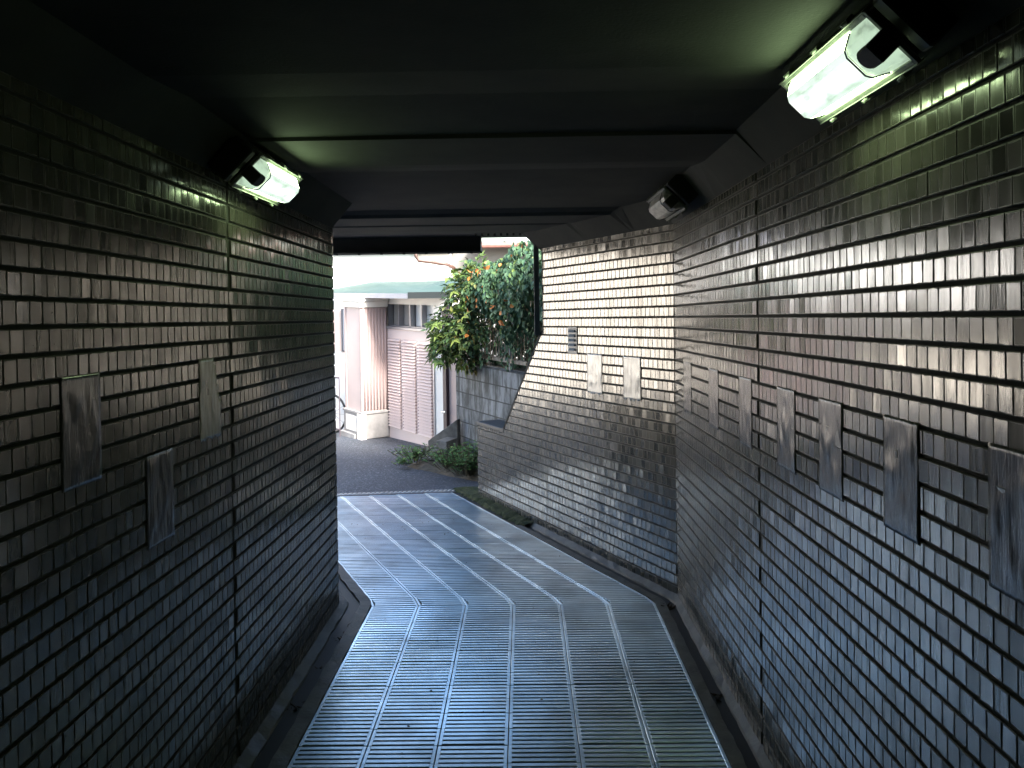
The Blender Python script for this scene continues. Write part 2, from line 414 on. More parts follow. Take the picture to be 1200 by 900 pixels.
# ------------------------------------------------------------------ floor
XS0, XS1, CW, SL = -1.0, .825, .3035, .15
edges = [-1.0, -.6975, -.3935, -.0895, .2145, .5185, .825]
def shx(y): return -(y - YK) * .4534 if y > YK else 0
def yend(x): return 8.89 + (x + 1.96) * .1233
slab_rng = random.Random(5)
sv = []; sf = []; sr = []
def slab_bar(xa, xb, ya, yb, rr, z=0.0, t=.0015):
    n = len(sv)
    P = lambda x, y, h: W(x + shx(y), y, h)
    q = [(xa, ya), (xb, ya), (xb, yb), (xa, yb)]; qi = [(xa + t, ya + t), (xb - t, ya + t), (xb - t, yb - t), (xa + t, yb - t)]
    for x, y in qi: sv.append(P(x, y, z))
    for x, y in q: sv.append(P(x, y, z - .0015))
    for x, y in q: sv.append(P(x, y, z - .012))
    sf.append((n, n + 1, n + 2, n + 3))
    for i in range(4):
        j = (i + 1) % 4; sf.append((n + 4 + i, n + 4 + j, n + j, n + i)); sf.append((n + 8 + i, n + 8 + j, n + 4 + j, n + 4 + i))
    sr.extend([rr] * 12)
y = .5
while y < 9.0:
    for ci in range(6):
        xa, xb = edges[ci] + .0018, edges[ci + 1] - .0018
        lim = yend((xa + xb) / 2 + shx(y))
        if y > lim - .02: continue
        jit = slab_rng.gauss(0, .0015); rr = slab_rng.random(); dz = slab_rng.gauss(0, .0008)
        y0, y1 = y + .001 + jit, min(y + SL - .001 + jit, lim)
        crosses = y0 < YK < y1
        for (u0, u1) in ((0, .024), (None, None)):
            pass
        mgn = .016
        slab_bar(xa, xa + mgn, y0, y1, rr, dz); slab_bar(xb - mgn, xb, y0, y1, rr, dz)
        p_ = SL / 4
        for k in range(4):
            a_ = y0 + k * p_ + .0115; b_ = y0 + (k + 1) * p_ - (.0008 if k == 3 else .001)
            if b_ > y1: b_ = y1
            if b_ - a_ > .004: slab_bar(xa + mgn - .001, xb - mgn + .001, a_, b_, rr, dz)
    y += SL
me = bpy.data.meshes.new('footpath'); me.from_pydata(sv, [], sf)
a = me.attributes.new('slab_rand', 'FLOAT', 'POINT'); a.data.foreach_set('value', sr); me.materials.append(M_slab)
o = bpy.data.objects.new('footpath', me); C.objects.link(o); o['kind'] = 'structure'
# bed under the slabs
m = MB(); yy = [-9, .5, YK, 9.05]
for a_, b_ in zip(yy, yy[1:]):
    m.quad(W(-1.6 + shx(a_), a_, -.008), W(1.3 + shx(a_), a_, -.008), W(1.3 + shx(b_), b_, -.008), W(-1.6 + shx(b_), b_, -.008))
m.build('path_bed', M_slot, recalc=False, kind='structure')
# plain paving close to and behind the viewer
m = MB(); m.quad(W(-1.0, -9, 0), W(.825, -9, 0), W(.825, .5, 0), W(-1.0, .5, 0)); m.build('near_footpath', M_conc, recalc=False, kind='structure')

def gutter(xs, side, ylim, label):
    """xs: x of slab edge, lip inner edge, channel edges, wall; bends with the path"""
    rnd = random.Random(int(side + 5)); m = MB(); ch = MB(); ya = [-9 + i * .5 for i in range(19)]; y = .5
    while y < ylim: ya.append(y); y += .08
    def sh(x_i, y): return shx(y)
    prev = None
    for y in ya:
        j = lambda s_: rnd.gauss(0, s_)
        k = (y - YK) * .012 if y > YK else 0
        row = []
        for (x, h) in xs: row.append(W(x + shx(y) + (0 if abs(h) < 1e-6 else j(.0025)), y, h + j(.002)))
        if prev:
            for i in range(len(row) - 1): (ch if xs[i][1] < -.02 and xs[i + 1][1] < -.02 else m).quad(prev[i], prev[i + 1], row[i + 1], row[i])
        prev = row
    r = empty('gutter', W(xs[0][0], 3, 0), label, 'gutter', 'gutters along the tiled walls')
    o = m.build('kerb', M_gutter, recalc=False, smooth=False); fix_parent(o, r)
    o = ch.build('channel', M_channel, recalc=False); fix_parent(o, r)
gutter([(.825, -.012), (.8252, .004), (.885, .006), (.894, -.021), (.937, -.024), (.948, .004), (.985, .028), (1.05, .06)], 1, 7.6, 'narrow concrete gutter with leaf litter at the foot of the right tiled wall')
gutter([(-1.0, -.012), (-1.0002, .004), (-1.075, .006), (-1.086, -.021), (-1.142, -.025), (-1.155, .002), (-1.215, .02), (-1.28, .05)], -1, 8.9, 'dark concrete gutter with leaf litter at the foot of the left tiled wall')
# mossy strip at the foot of the far wall
m = MB(); rnd = random.Random(2); prev = None
y = 7.5
while y < 9.2:
    row = [W(.87 + shx(y) + rnd.gauss(0, .012), y, -.004), W(.90 + shx(y) + rnd.gauss(0, .01), y, .012 + rnd.random() * .02), W(.96 + shx(y) + (y - 7.5) * .03, y, .03 + rnd.random() * .02), W(1.02 + shx(y) + (y - 7.5) * .08, y, .03)]
    if prev:
        for i in range(3): m.quad(prev[i], prev[i + 1], row[i + 1], row[i])
    prev = row; y += .04
o = m.build('moss', M_moss, recalc=False, kind='stuff'); tag(o, 'green moss along the foot of the tiled wall at the exit', 'moss')

# drain grating at the exit line
gr = empty('drain_grating', W(-1.3, 8.99, 0), 'pale steel drain grating across the path at the exit', 'grating')
def G(u, w, h):                 # u along, w across
    x = -4.4 + u * .9925; y = 8.59 + u * .1225 + w
    return (x, y, h + S * y)
m = MB()
for w0 in (0, .105): m.hexa([G(0, w0, -.02), G(4.0, w0, -.02), G(4.0, w0 + .018, -.02), G(0, w0 + .018, -.02), G(0, w0, .006), G(4.0, w0, .006), G(4.0, w0 + .018, .006), G(0, w0 + .018, .006)])
o = m.build('rim', M_stone); fix_parent(o, gr)
m = MB(); u = .03
while u < 3.95:
    m.hexa([G(u, .018, -.02), G(u + .022, .018, -.02), G(u + .052, .105, -.02), G(u + .03, .105, -.02), G(u, .018, .008), G(u + .022, .018, .008), G(u + .052, .105, .008), G(u + .03, .105, .008)]); u += .048
o = m.build('bars', mat('galvanised', (.62, .63, .63), .4, .5, .3)); fix_parent(o, gr)

# ------------------------------------------------------------------ road, ground
def zr(y): return S * y if y < 13.6 else S * 13.6
m = MB(); xs = [-9, -4, -2, 0, 1.2]; yy = [8.72, 9.3, 10, 11, 12, 13, 13.6, 16]
for ia in range(len(yy) - 1):
    for ib in range(len(xs) - 1):
        pt = lambda x, y: (x, (8.59 + (x + 4.4) * .1234 + .115) if y == yy[0] else y, zr(y if y != yy[0] else 8.59 + (x + 4.4) * .1234 + .115) + .002)
        m.quad(pt(xs[ib], yy[ia]), pt(xs[ib + 1], yy[ia]), pt(xs[ib + 1], yy[ia + 1]), pt(xs[ib], yy[ia + 1]))
m.build('road', M_asph, recalc=False, kind='structure')
m = MB(); m.quad((-9, 9, -.66), (-300, 9, -.66), (-300, 300, -.66), (-9, 300, -.66)); m.quad((-9, 15.9, -.66), (300, 15.9, -.66), (300, 300, -.66), (-9, 300, -.66))
m.quad((-300, -300, -1.3), (300, -300, -1.3), (300, 16, -1.3), (-300, 16, -1.3))
m.build('ground', M_soil, recalc=False, kind='structure')
m = MB(); m.quad((-9, 5.9, -.3), (-9, 9.5, -.42), (-4.4, 8.7, -.385), (-2.9, 5.9, -.27)); m.build('side_pavement', M_conc, recalc=False, kind='structure')

# ------------------------------------------------------------------ lamps
def lamp(x, y, h, side, lit, label):
    """side=+1 right wall (faces down-left), -1 left wall"""
    n = Vector((-side * .7071, 0, -.7071)); a = Vector((0, 1, S)).normalized(); c = a.cross(n).normalized()
    # local x across, local y along the tunnel, local z outwards (facing)
    M = Matrix((( c.x, a.x, n.x, x), (c.y, a.y, n.y, y), (c.z, a.z, n.z, h + S * y), (0, 0, 0, 1)))
    r = bpy.data.objects.new('wall_lamp', None); C.objects.link(r); r.matrix_world = M; r.empty_display_size = .05
    tag(r, label, 'lamp', 'tunnel lamps on the haunches')
    LEN = .63; w = .082
    m = MB(); m.box(-.072, .072, .012, LEN - .012, -.085, -.004); m.box(-.05, .05, .05, LEN - .05, -.12, -.085); m.build('housing', M_housing, r, bevel=.006)
    m = MB()
    m.box(-w, w, 0, .014, -.004, .008); m.box(-w, w, LEN - .014, LEN, -.004, .008); m.box(-w, -w + .012, .014, LEN - .014, -.004, .008); m.box(w - .012, w, .014, LEN - .014, -.004, .008)
    m.box(-w - .004, -w, 0, LEN, -.012, .012); m.box(w, w + .004, 0, LEN, -.012, .012)
    m.build('frame', M_frame, r, bevel=.0015)
    ml, me_ = (M_lens, M_lensend) if lit else (M_lensoff, M_lensoff)
    def prof_(y, k, d): return [(-.068 * k, y, .004), (-.046 * k, y, d * .82), (-.030 * k, y, d), (.030 * k, y, d), (.046 * k, y, d * .82), (.068 * k, y, .004)]
    secs = [(.115, 1, .052), (.14, 1, .055), (LEN - .07, 1, .055), (LEN - .03, .9, .035), (LEN - .018, .86, .004)]
    m = MB(); prev = None
    for sct in secs:
        p_ = prof_(*sct)
        if prev:
            b = len(m.v); m.v += prev + p_
            for i in range(5): m.f.append((b + i, b + i + 1, b + 7 + i, b + 6 + i))
        prev = p_
    dfo = m.build('diffuser', ml, r, recalc=False)
    if lit:
        dfo.data.materials.append(M_lensside)
        for p_ in dfo.data.polygons:
            if p_.index % 5 in (0, 4) and p_.index < 15: p_.material_index = 1
    m = MB(); prev = None
    for sct in [(.018, 1, .030), (.024, 1, .046), (.085, 1, .052), (.113, 1, .050)]:
        p_ = prof_(*sct)
        if prev:
            b = len(m.v); m.v += prev + p_
            for i in range(5): m.f.append((b + i, b + i + 1, b + 7 + i, b + 6 + i))
        else:
            b = len(m.v); m.v += p_; m.f.append(tuple(b + i for i in range(6)))
        prev = p_
    m.build('end_cover', me_, r, recalc=False)
    m = MB(); m.tube([(-.066, .114, .010), (-.045, .114, .048), (-.03, .114, .056), (.03, .114, .056), (.045, .114, .048), (.066, .114, .010)], .0022, 6); m.build('seal', M_black, r)
    # lampholder boss: rounded dark block standing on the end cover
    m = MB(); pts = [(-.027, -.004), (-.027, .05)] + [(-.027 * math.cos(t), .05 + .03 * math.sin(t)) for t in [math.pi * k / 8 for k in range(1, 8)]] + [(.027, .05), (.027, -.004)]
    m.prism([(px, py, .0) for px, py in pts], (0, 0, .062)); m.build('lampholder', M_housing, r, bevel=.004)
    for sx in (-1, 1):
        for yy_ in (.09, .30, .53):
            m = MB(); m.box(sx * (w + .004), sx * (w + .014), yy_ - .008, yy_ + .008, -.012, .010) if sx > 0 else m.box(-w - .014, -w - .004, yy_ - .008, yy_ + .008, -.012, .010)
            m.tube([(sx * (w + .009), yy_, .010), (sx * (w + .009), yy_, .024)], .005, 8); m.build('clip', M_frame, r)
    m = MB(); m.box(-.075, .085, -.055, -.004, -.10, -.01); m.build('end_shade_block', M_black, r, bevel=.006)  # black block standing in for the shading at the lamp's near end
    return r
lamp(.829, 1.905, 2.456, 1, True, 'nearest lit tunnel lamp, high on the right above the tiled wall')
lamp(-1.061, 3.285, 2.43, -1, True, 'lit tunnel lamp on the left wall beside a vertical joint')
lamp(.829, 4.60, 2.478, 1, False, 'small dead lamp switched off, where the right wall bends')

# ------------------------------------------------------------------ film sheets stuck on the tiles
def sheet(x0, y0, dx, dy, nx, ny, s0, s1, ht, hb, m_, seed, label, group, ragged=.0, peel=False):
    rnd = random.Random(seed); nu, nv = 16, 24; v = []; f = []
    from mathutils import noise as mn
    for j in range(nv + 1):
        for i in range(nu + 1):
            u = i / nu; t = j / nv
            s_ = s0 + (s1 - s0) * u + rnd.gauss(0, .0004); h = hb + (ht - hb) * t
            if j == 0: h += rnd.uniform(-ragged, ragged)
            k = mn.noise(Vector((u * 7 + seed, t * 3, 0))) * .004 + mn.noise(Vector((u * 16, t * 5, seed))) * .0022
            d = .0074 + max(k, -.0005) * (1.3 * min(1, 6 * min(u, 1 - u, t, 1 - t) + .15))
            v.append((x0 + dx * s_ + nx * d, y0 + dy * s_ + ny * d, h + S * (y0 + dy * s_)))
    for j in range(nv):
        for i in range(nu): b = j * (nu + 1) + i; f.append((b, b + 1, b + nu + 2, b + nu + 1))
    if peel:                    # folded-over upper corner shows the dark back
        f = [q for q in f if not ((q[0] % (nu + 1)) / nu > .62 + (1 - (q[0] // (nu + 1)) / nv) * .55)]
    m = MB(); m.v = v; m.f = f
    o = m.build('film_sheet', m_, recalc=False, smooth=True)
    sd = o.modifiers.new('thick', 'SOLIDIFY'); sd.thickness = .0006; sd.offset = 0
    tag(o, label, 'film sheet', group)
gR = 'shiny film sheets in a row on the right wall'
labs = ['largest dark film sheet, cut by the right edge of the picture', 'purplish crinkled film sheet, second from the right picture edge', 'blue-grey film sheet, third from the right picture edge',
        'streaked film sheet between the vertical joint and the blue-grey sheet', 'pale brownish film sheet just left of the vertical joint in the right wall', 'faint narrow film sheet, next but one to the wall bend', 'faintest film sheet, right against the bend of the right wall']
for i, (ya, yb) in enumerate([(1.60, 1.807), (2.123, 2.334), (2.628, 2.841), (3.085, 3.307), (3.669, 3.885), (4.296, 4.52), (4.985, 5.22)]):
    sheet(XR, 0, 0, 1, -1, 0, ya, yb, 1.565, 1.26, M_foil, 10 + i, labs[i], gR)
gL = 'film sheets on the left wall'
sheet(XL, 0, 0, 1, 1, 0, 2.203, 2.415, 1.70, 1.40, M_foil, 31, 'dark crinkled film sheet nearest the left picture edge', gL)
sheet(XL, 0, 0, 1, 1, 0, 2.696, 2.909, 1.413, 1.112, M_foil, 32, 'dull smooth film sheet hanging lowest on the left wall', gL)
sheet(XL, 0, 0, 1, 1, 0, 3.156, 3.375, 1.70, 1.395, M_foilp, 33, 'bright pale film sheet with a peeled corner near the left joint', gL, .008, True)
gF = 'pale film sheets on the far tiled wall'
NXF, NYF = -.911, -.413
sheet(XR, YF, DX, DY, NXF, NYF, .405, .64, 1.56, 1.255, M_foilp, 41, 'pale film sheet with a ragged foot nearer the wall bend', gF, .012)
sheet(XR, YF, DX, DY, NXF, NYF, .942, 1.178, 1.56, 1.26, M_foilp, 42, 'pale film sheet below and right of the dark vent plate', gF, .008)
# vent plate
vp = empty('vent_plate', W(XR + DX * 1.41, YF + DY * 1.41, 1.55), 'small dark slatted vent plate in the far tiled wall', 'vent')
def FW(s_, h_, d_): X = XR + DX * s_ + NXF * d_; Y = YF + DY * s_ + NYF * d_; return (X, Y, h_ + S * Y)
m = MB(); m.hexa([FW(1.333, 1.55, .0), FW(1.489, 1.55, .0), FW(1.489, 1.55, .011), FW(1.333, 1.55, .011), FW(1.333, 1.765, .0), FW(1.489, 1.765, .0), FW(1.489, 1.765, .011), FW(1.333, 1.765, .011)])
o = m.build('plate', M_steel); fix_parent(o, vp)
for k in range(5):
    h_ = 1.575 + k * .037; m = MB(); m.hexa([FW(1.36, h_, .011), FW(1.462, h_, .011), FW(1.462, h_, .024), FW(1.36, h_, .024), FW(1.36, h_ + .02, .011), FW(1.462, h_ + .02, .011), FW(1.462, h_ + .02, .013), FW(1.36, h_ + .02, .013)])
    o = m.build('slat', M_blackf); fix_parent(o, vp)
# steel edge post at the end of the high wall
po = empty('edge_post', W(.155, 7.40, 1.70), 'dark blue-grey steel post at the edge of the tall tiled wall', 'post')
m = MB()
x0, y0 = XR + DX * 1.985 - .02, YF + DY * 1.985 + .02
m.box(x0 - .045, x0 + .0, y0, y0 + .05, 1.69 + S * y0, 2.56 + S * y0); o = m.build('channel', M_steel, bevel=.003); fix_parent(o, po)
m = MB(); m.tube([(x0 - .01, y0 - .012, 1.71 + S * y0), (x0 - .01, y0 + .012, 1.71 + S * y0)], .014, 8); o = m.build('bolt', M_steel); fix_parent(o, po)

# ------------------------------------------------------------------ leaf litter
def litter(x, y, h, r, seed, label):
    rnd = random.Random(seed); m = MB()
    for k in range(14):
        a = rnd.uniform(0, 6.28); c = Vector((rnd.gauss(0, r * .35), rnd.gauss(0, r * .45), rnd.uniform(0, r * .35)))
        L_ = rnd.uniform(.4, .9) * r; u = Vector((math.cos(a), math.sin(a), rnd.uniform(-.3, .6))).normalized(); w = u.cross(Vector((rnd.uniform(-.4, .4), rnd.uniform(-.4, .4), 1))).normalized()
        n = u.cross(w) * L_ * .35
        m.add([c - u * L_, c - w * L_ * .45 + n, c + n * .2, c + w * L_ * .45 + n, c + u * L_], [(0, 1, 2), (0, 2, 3), (1, 4, 2), (2, 4, 3)])
    o = m.build('leaf_clump', M_leafd, recalc=False); o.location = W(x, y, h)
    sd = o.modifiers.new('t', 'SOLIDIFY'); sd.thickness = .002
    tag(o, label, 'leaf litter', 'clumps of dead leaves in the gutters')
litter(-1.11, 4.05, -.02, .055, 1, 'big dark leaf clump in the left gutter, nearest the viewer')
litter(-1.10, 4.50, -.02, .035, 2, 'small leaf clump in the middle of the left gutter')
litter(-1.09, 4.92, -.02, .045, 3, 'flattened leaf clump in the left gutter just before its bend')
litter(-1.08, 5.10, -.02, .04, 4, 'leaf clump in the left gutter at the bend, farthest from the viewer')
litter(.92, 4.12, -.02, .05, 5, 'big dark leaf clump in the right gutter, nearest the viewer')
litter(.91, 4.75, -.02, .022, 6, 'tiny leaf clump halfway along the right gutter')
litter(.90, 5.38, -.01, .045, 7, 'dark leaf clump in the right gutter at the wall bend')
litter(.905, 5.18, -.02, .022, 8, 'thin leaf scrap in the right gutter just before the bend')

rnd = random.Random(77); m = MB()
for k in range(420):
    y_ = 2.2 + rnd.random() ** 1.1 * 5.6; q = rnd.random()
    if q < .42: x_ = rnd.gauss(.915, .022); h_ = -.024
    elif q < .84 and y_ < 7: x_ = rnd.gauss(-1.115, .022); h_ = -.026
    else: x_ = rnd.uniform(-1.0, .85); h_ = .003
    x_ += shx(y_); r_ = rnd.uniform(.005, .016) * (.6 if h_ > 0 else 1); a = rnd.uniform(0, 6.28); c = Vector(W(x_, y_, h_ + .003))
    pts = [c + Vector((math.cos(a + t) * r_ * rnd.uniform(.5, 1.1), math.sin(a + t) * r_ * rnd.uniform(.4, .9), rnd.uniform(0, r_ * .7))) for t in (0, 1.3, 2.6, 3.9, 5.1)]
    m.add(pts, [(0, 1, 2), (0, 2, 3), (0, 3, 4)])
o = m.build('leaf_scraps', M_leafd, recalc=False, kind='stuff'); tag(o, 'tiny scraps of dead leaf and grit strewn along the gutters and slabs', 'litter')

# ------------------------------------------------------------------ house across the road
def F(w, out, z): return (-2.157 + .574 * w - .819 * out, 13.4 - .819 * w - .574 * out, z)
ZB = -.593
house = empty('house', (-2.2, 13.8, ZB), 'cream and pink house with a green lean-to roof across the road', 'house')
def hb(w0, w1, o0, o1, z0, z1, mb):
    return mb.hexa([F(w0, o0, z0), F(w1, o0, z0), F(w1, o1, z0), F(w0, o1, z0), F(w0, o0, z1), F(w1, o0, z1), F(w1, o1, z1), F(w0, o1, z1)])
def hp_(mb, name, m_, parent=house, **k):
    o = mb.build(name, m_, **k)
    o.parent = parent
    o.matrix_parent_inverse = Matrix.Translation(-Vector(house.location)) if parent is house else Matrix()
    return o
m = MB(); hb(-.6, 2.02, -1.4, -.02, 1.155 + .35, 1.63, m); hb(1.545, 1.815, -1.4, -.0, ZB - .3, 1.505, m); hb(-.6, 2.02, -1.4, -.25, ZB - .3, 1.505, m); hb(-.06, .0, -.25, -.02, ZB - .3, 1.505, m)
hp_(m, 'wall', M_cream)
m = MB(); hb(-2.4, -.56, -1.2, .36, .30, .72, m); hb(-2.4, -.56, -1.2, .36, 1.42, 1.62, m); hb(-2.4, -1.36, -1.2, .36, ZB - .3, 1.42, m); hb(-2.4, -.56, -1.2, .36, ZB - .3, .30, m)
hb(-.70, -.56, -1.2, .36, .72, 1.42, m); hb(-1.36, -.70, -1.2, .30, .72, 1.42, m); hp_(m, 'side_wall', M_white)
# louvred shutters and frame of the left window
lw = MB(); hb(-.88, -.72, .30, .345, .74, 1.41, lw); lw = hp_(lw, 'side_window', M_curtain)
m = MB()
for (a_, b_) in ((-.90, -.88), (-.72, -.70)): hb(a_, b_, .30, .375, .72, 1.42, m)
hb(-.90, -.70, .30, .375, .70, .72, m); o = hp_(m, 'frame', M_alu, lw)
sh_ = MB(); hb(-1.36, -.90, .30, .365, .72, 1.42, sh_)
for k in range(17): hb(-1.34, -.91, .365, .385, .735 + k * .04, .735 + k * .04 + .024, sh_)
hp_(sh_, 'window_shutter', M_pink)
# upper storey
m = MB(); m.box(-8, -1.275, 15.0, 18, 1.3, 2.42); hp_(m, 'upper_wall', M_white)
m = MB(); m.hexa([(-8.3, 14.87, 2.42), (-1.2, 14.87, 2.42), (-1.2, 18.2, 2.42), (-8.3, 18.2, 2.42), (-7, 17.2, 2.95), (-1.2, 17.2, 2.95), (-1.2, 17.5, 2.95), (-7, 17.5, 2.95)]); hp_(m, 'upper_roof', M_greyf)
m = MB(); m.box(-8, -1.22, 14.88, 15.0, 2.335, 2.42); hp_(m, 'soffit', M_greyf)
m = MB(); m.box(-1.83, -1.29, 14.985, 15.0, 2.14, 2.33); hp_(m, 'beige_panel', M_cream)
m = MB(); m.tube([(-1.85, 14.87, 2.42), (-1.85, 14.87, 2.30), (-1.80, 14.87, 2.215), (-1.5, 14.88, 2.175), (-1.30, 14.9, 2.14), (-1.20, 15.0, 2.08), (-1.18, 15.1, 1.9)], .032, 10); hp_(m, 'downpipe', M_rust, smooth=True)
m = MB(); m.box(-1.275, 4.5, 15.5, 18, -.6, 2.44); hp_(m, 'wing_wall', M_greyw)
rw = MB(); rw.hexa([(-.9, 15.2, 2.46), (4.6, 15.2, 2.46), (4.6, 17.5, 2.9), (-.9, 17.5, 2.9), (-.9, 15.2, 2.50), (4.6, 15.2, 2.50), (4.6, 17.5, 2.94), (-.9, 17.5, 2.94)])
rw = MB(); rw.box(-.9, 4.6, 15.15, 18.2, 2.44, 2.50); rw.tube([(-.9, 15.1, 2.475), (4.6, 15.1, 2.475)], .05, 10); rw = hp_(rw, 'wing_roof', M_redroof)
for k in range(8):
    m = MB(); m.box(-.75 + k * .42, -.70 + k * .42, 15.1, 15.16, 2.50, 2.545); hp_(m, 'bracket', M_blackf, rw)
# lean-to roof
ZE = 1.611
A = (-3.9, 15.15); E1 = (-1.609, 11.92); E2 = (-.95, 11.86)
roof = MB()
z1 = ZE + .072
roof.add([(A[0], A[1], z1), (E1[0], E1[1], z1), (-1.30, 15.0, 1.862), (-2.62, 15.0, 1.862), (-3.25, 15.0, 1.76)], [(0, 1, 2, 3, 4)])
roof.add([(E1[0], E1[1], z1 + .001), (E2[0], E2[1], z1 + .001), (-.95, 13.6, 1.90), (-1.35, 14.2, 1.864)], [(0, 1, 2, 3)])
roof = hp_(roof, 'lean_to_roof', M_groof, recalc=False)
def strip(mb, a, b, z0, z1_, t):
    a, b = Vector((*a, 0)), Vector((*b, 0)); d = (b - a).normalized(); nrm = Vector((-d.y, d.x, 0)) * t
    mb.obox((a.x, a.y, z0), b - a, nrm, (0, 0, z1_ - z0))
m = MB(); strip(m, A, E1, ZE, ZE + .072, .03); hp_(m, 'fascia', M_greyf, roof)
m = MB(); strip(m, (E1[0] + .005, E1[1] - .01), E2, ZE + .002, ZE + .09, .03); hp_(m, 'dark_fascia', M_blackf, roof)
m = MB(); m.add([(A[0], A[1], ZE + .02), (E1[0], E1[1], ZE + .02), (E2[0], E2[1], ZE + .02), (-.95, 15, ZE + .02), (-3.5, 15.2, ZE + .02)], [(0, 1, 2, 3, 4)]); hp_(m, 'eaves_soffit', M_cream, roof, recalc=False)
# big louvred door
dz0, dz1 = ZB, 1.122
door = MB(); hb(.0, 1.54, -.05, 0, dz0, dz1, door); door = hp_(door, 'louvred_door', M_pink)
for c0 in range(3):
    m = MB(); a_ = .04 + c0 * .49; n_ = 30; p_ = (dz1 - dz0 - .34) / n_
    for k in range(n_):
        z_ = dz0 + .20 + k * p_
        m.hexa([F(a_ + .065, .002, z_), F(a_ + .47, .002, z_), F(a_ + .47, .040, z_), F(a_ + .065, .040, z_), F(a_ + .065, .002, z_ + p_ * .70), F(a_ + .47, .002, z_ + p_ * .70), F(a_ + .47, .012, z_ + p_ * .70), F(a_ + .065, .012, z_ + p_ * .70)])
    nf = len(m.f); hb(a_ + .067, a_ + .468, .0005, .0022, dz0 + .205, dz1 - .15, m)
    for k in range(n_):
        z_ = dz0 + .205 + k * p_; hb(a_ + .018, a_ + .055, .001, .004, z_, z_ + .024, m)
    o = hp_(m, 'louvre_panel', M_pink, door); o.data.materials.append(M_gap)
    for q in o.data.polygons:
        if q.index >= nf: q.material_index = 1
m = MB(); hb(-.01, 1.545, -.02, .03, dz1 + .002, dz1 + .035, m); hb(1.54, 1.565, -.02, .02, dz0, dz1, m); hp_(m, 'door_frame', M_alu, door)
# transom window
win = MB(); hb(.03, 1.50, -.20, -.13, 1.162, 1.50, win); win = hp_(win, 'transom_window', M_glass)
m = MB()
for (a_, b_) in ((.0, .03), (.375, .395), (.74, .775), (1.11, 1.13), (1.49, 1.54)): hb(a_, b_, -.15, -.03, 1.16, 1.505, m)
hb(0, 1.54, -.15, -.03, 1.158, 1.175, m); hp_(m, 'frame', M_alu, win)
m = MB(); hb(.80, 1.105, -.125, -.115, 1.18, 1.50, m); hb(1.135, 1.485, -.125, -.115, 1.18, 1.50, m); hp_(m, 'pale_pane', M_curtain, win)
m = MB(); hb(.06, .37, -.125, -.118, 1.18, 1.50, m); hb(.40, .735, -.125, -.118, 1.18, 1.50, m); hp_(m, 'grey_pane', mat('dusty_glass', (.28, .26, .24), .15, .7), win)
# fluted pier
col = MB(); hb(-.56, .05, .02, .44, ZB + .44, 1.46, col); col = hp_(col, 'pier', M_pinkp)
m = MB()
for k in range(8):
    oo = .035 + k * .053
    m.tube([F(.05, oo, ZB + .46), F(.05, oo, 1.45)], .019, 8)
hp_(m, 'fluting', M_pinkd, col, smooth=True)
m = MB(); hb(.045, .058, .02, .44, ZB + .46, 1.45, m); hp_(m, 'flute_back', M_pinkd, col)
m = MB(); hb(-.575, -.52, .44, .455, ZB + .44, 1.46, m); hb(.0, .052, .44, .455, ZB + .44, 1.46, m); hp_(m, 'corner_strip', M_pinkd, col)
m = MB(); hb(-.60, .09, .0, .48, 1.46, 1.55, m); hb(-.63, .12, .0, .51, 1.552, ZE + .018, m); hp_(m, 'capital', M_cream, col, bevel=.008)
ped = MB(); hb(-.60, .085, .0, .475, ZB + .02, ZB + .40, ped); hb(-.61, .10, .0, .49, ZB + .402, ZB + .44, ped); hb(-.64, -.1, .0, .52, ZB - .1, ZB + .08, ped); ped = hp_(ped, 'pedestal', M_stone, bevel=.006)
m = MB(); hb(-.50, -.1, .475, .485, ZB + .12, ZB + .36, m); hp_(m, 'inset_panel', M_cream, ped, bevel=.004)
m = MB(); hb(-.05, .10, .40, .50, ZB + .0, ZB + .41, m); hp_(m, 'corner_stone', M_cream, ped, bevel=.01)
# small entrance beside the louvred door
m = MB(); hb(1.815, 1.905, -.06, .02, ZB, 1.5, m); hp_(m, 'brown_post', M_brown)
dd = MB(); hb(1.905, 2.2, -.08, -.03, ZB, 1.5, dd); dd = hp_(dd, 'entrance_door', M_pinkd)
m = MB(); m.tube([F(1.86, .02, .03), F(1.86, .06, .03), F(1.95, .06, .035)], .016, 8); hp_(m, 'handle', M_chrome, dd)
m = MB(); hb(-.02, -.005, .05, .08, .32, .60, m); hp_(m, 'door_latch', M_steel)
# concrete apron in front of the door
m = MB(); m.add([(*F(-.7, .75, 0)[:2], ZB - .012), (*F(1.9, .30, 0)[:2], ZB + .03), (*F(1.9, -.1, 0)[:2], ZB + .03), (*F(-.7, -.1, 0)[:2], ZB + .0)], [(0, 1, 2, 3)])
m.build('apron', M_conc, recalc=False, kind='structure')
# orange plate
m = MB(); hb(-.64, -.585, .36, .40, .11, .33, m); o = m.build('notice_plate', M_orange, bevel=.004); tag(o, 'faded orange notice plate on the white side wall of the house', 'plate')
# railing in front of side wall
rl = empty('iron_railing', (-3.2, 13.75, ZB), 'thin brown iron railing left of the pink pier', 'railing')
ra, rb = Vector((-3.75, 14.0, 0)), Vector((-2.92, 13.45, 0))
m = MB(); m.tube([(ra.x, ra.y, .345), (rb.x, rb.y, .345)], .014, 6); o = m.build('rail', M_rail); fix_parent(o, rl); m = MB(); m.tube([(ra.x, ra.y, ZB + .12), (rb.x, rb.y, ZB + .12)], .012, 6); o = m.build('rail', M_rail); fix_parent(o, rl)
for k in range(10):
    q = ra.lerp(rb, k / 9); m = MB(); m.tube([(q.x, q.y, ZB - .05), (q.x, q.y, .345)], .009, 6); o = m.build('baluster', M_rail); fix_parent(o, rl)
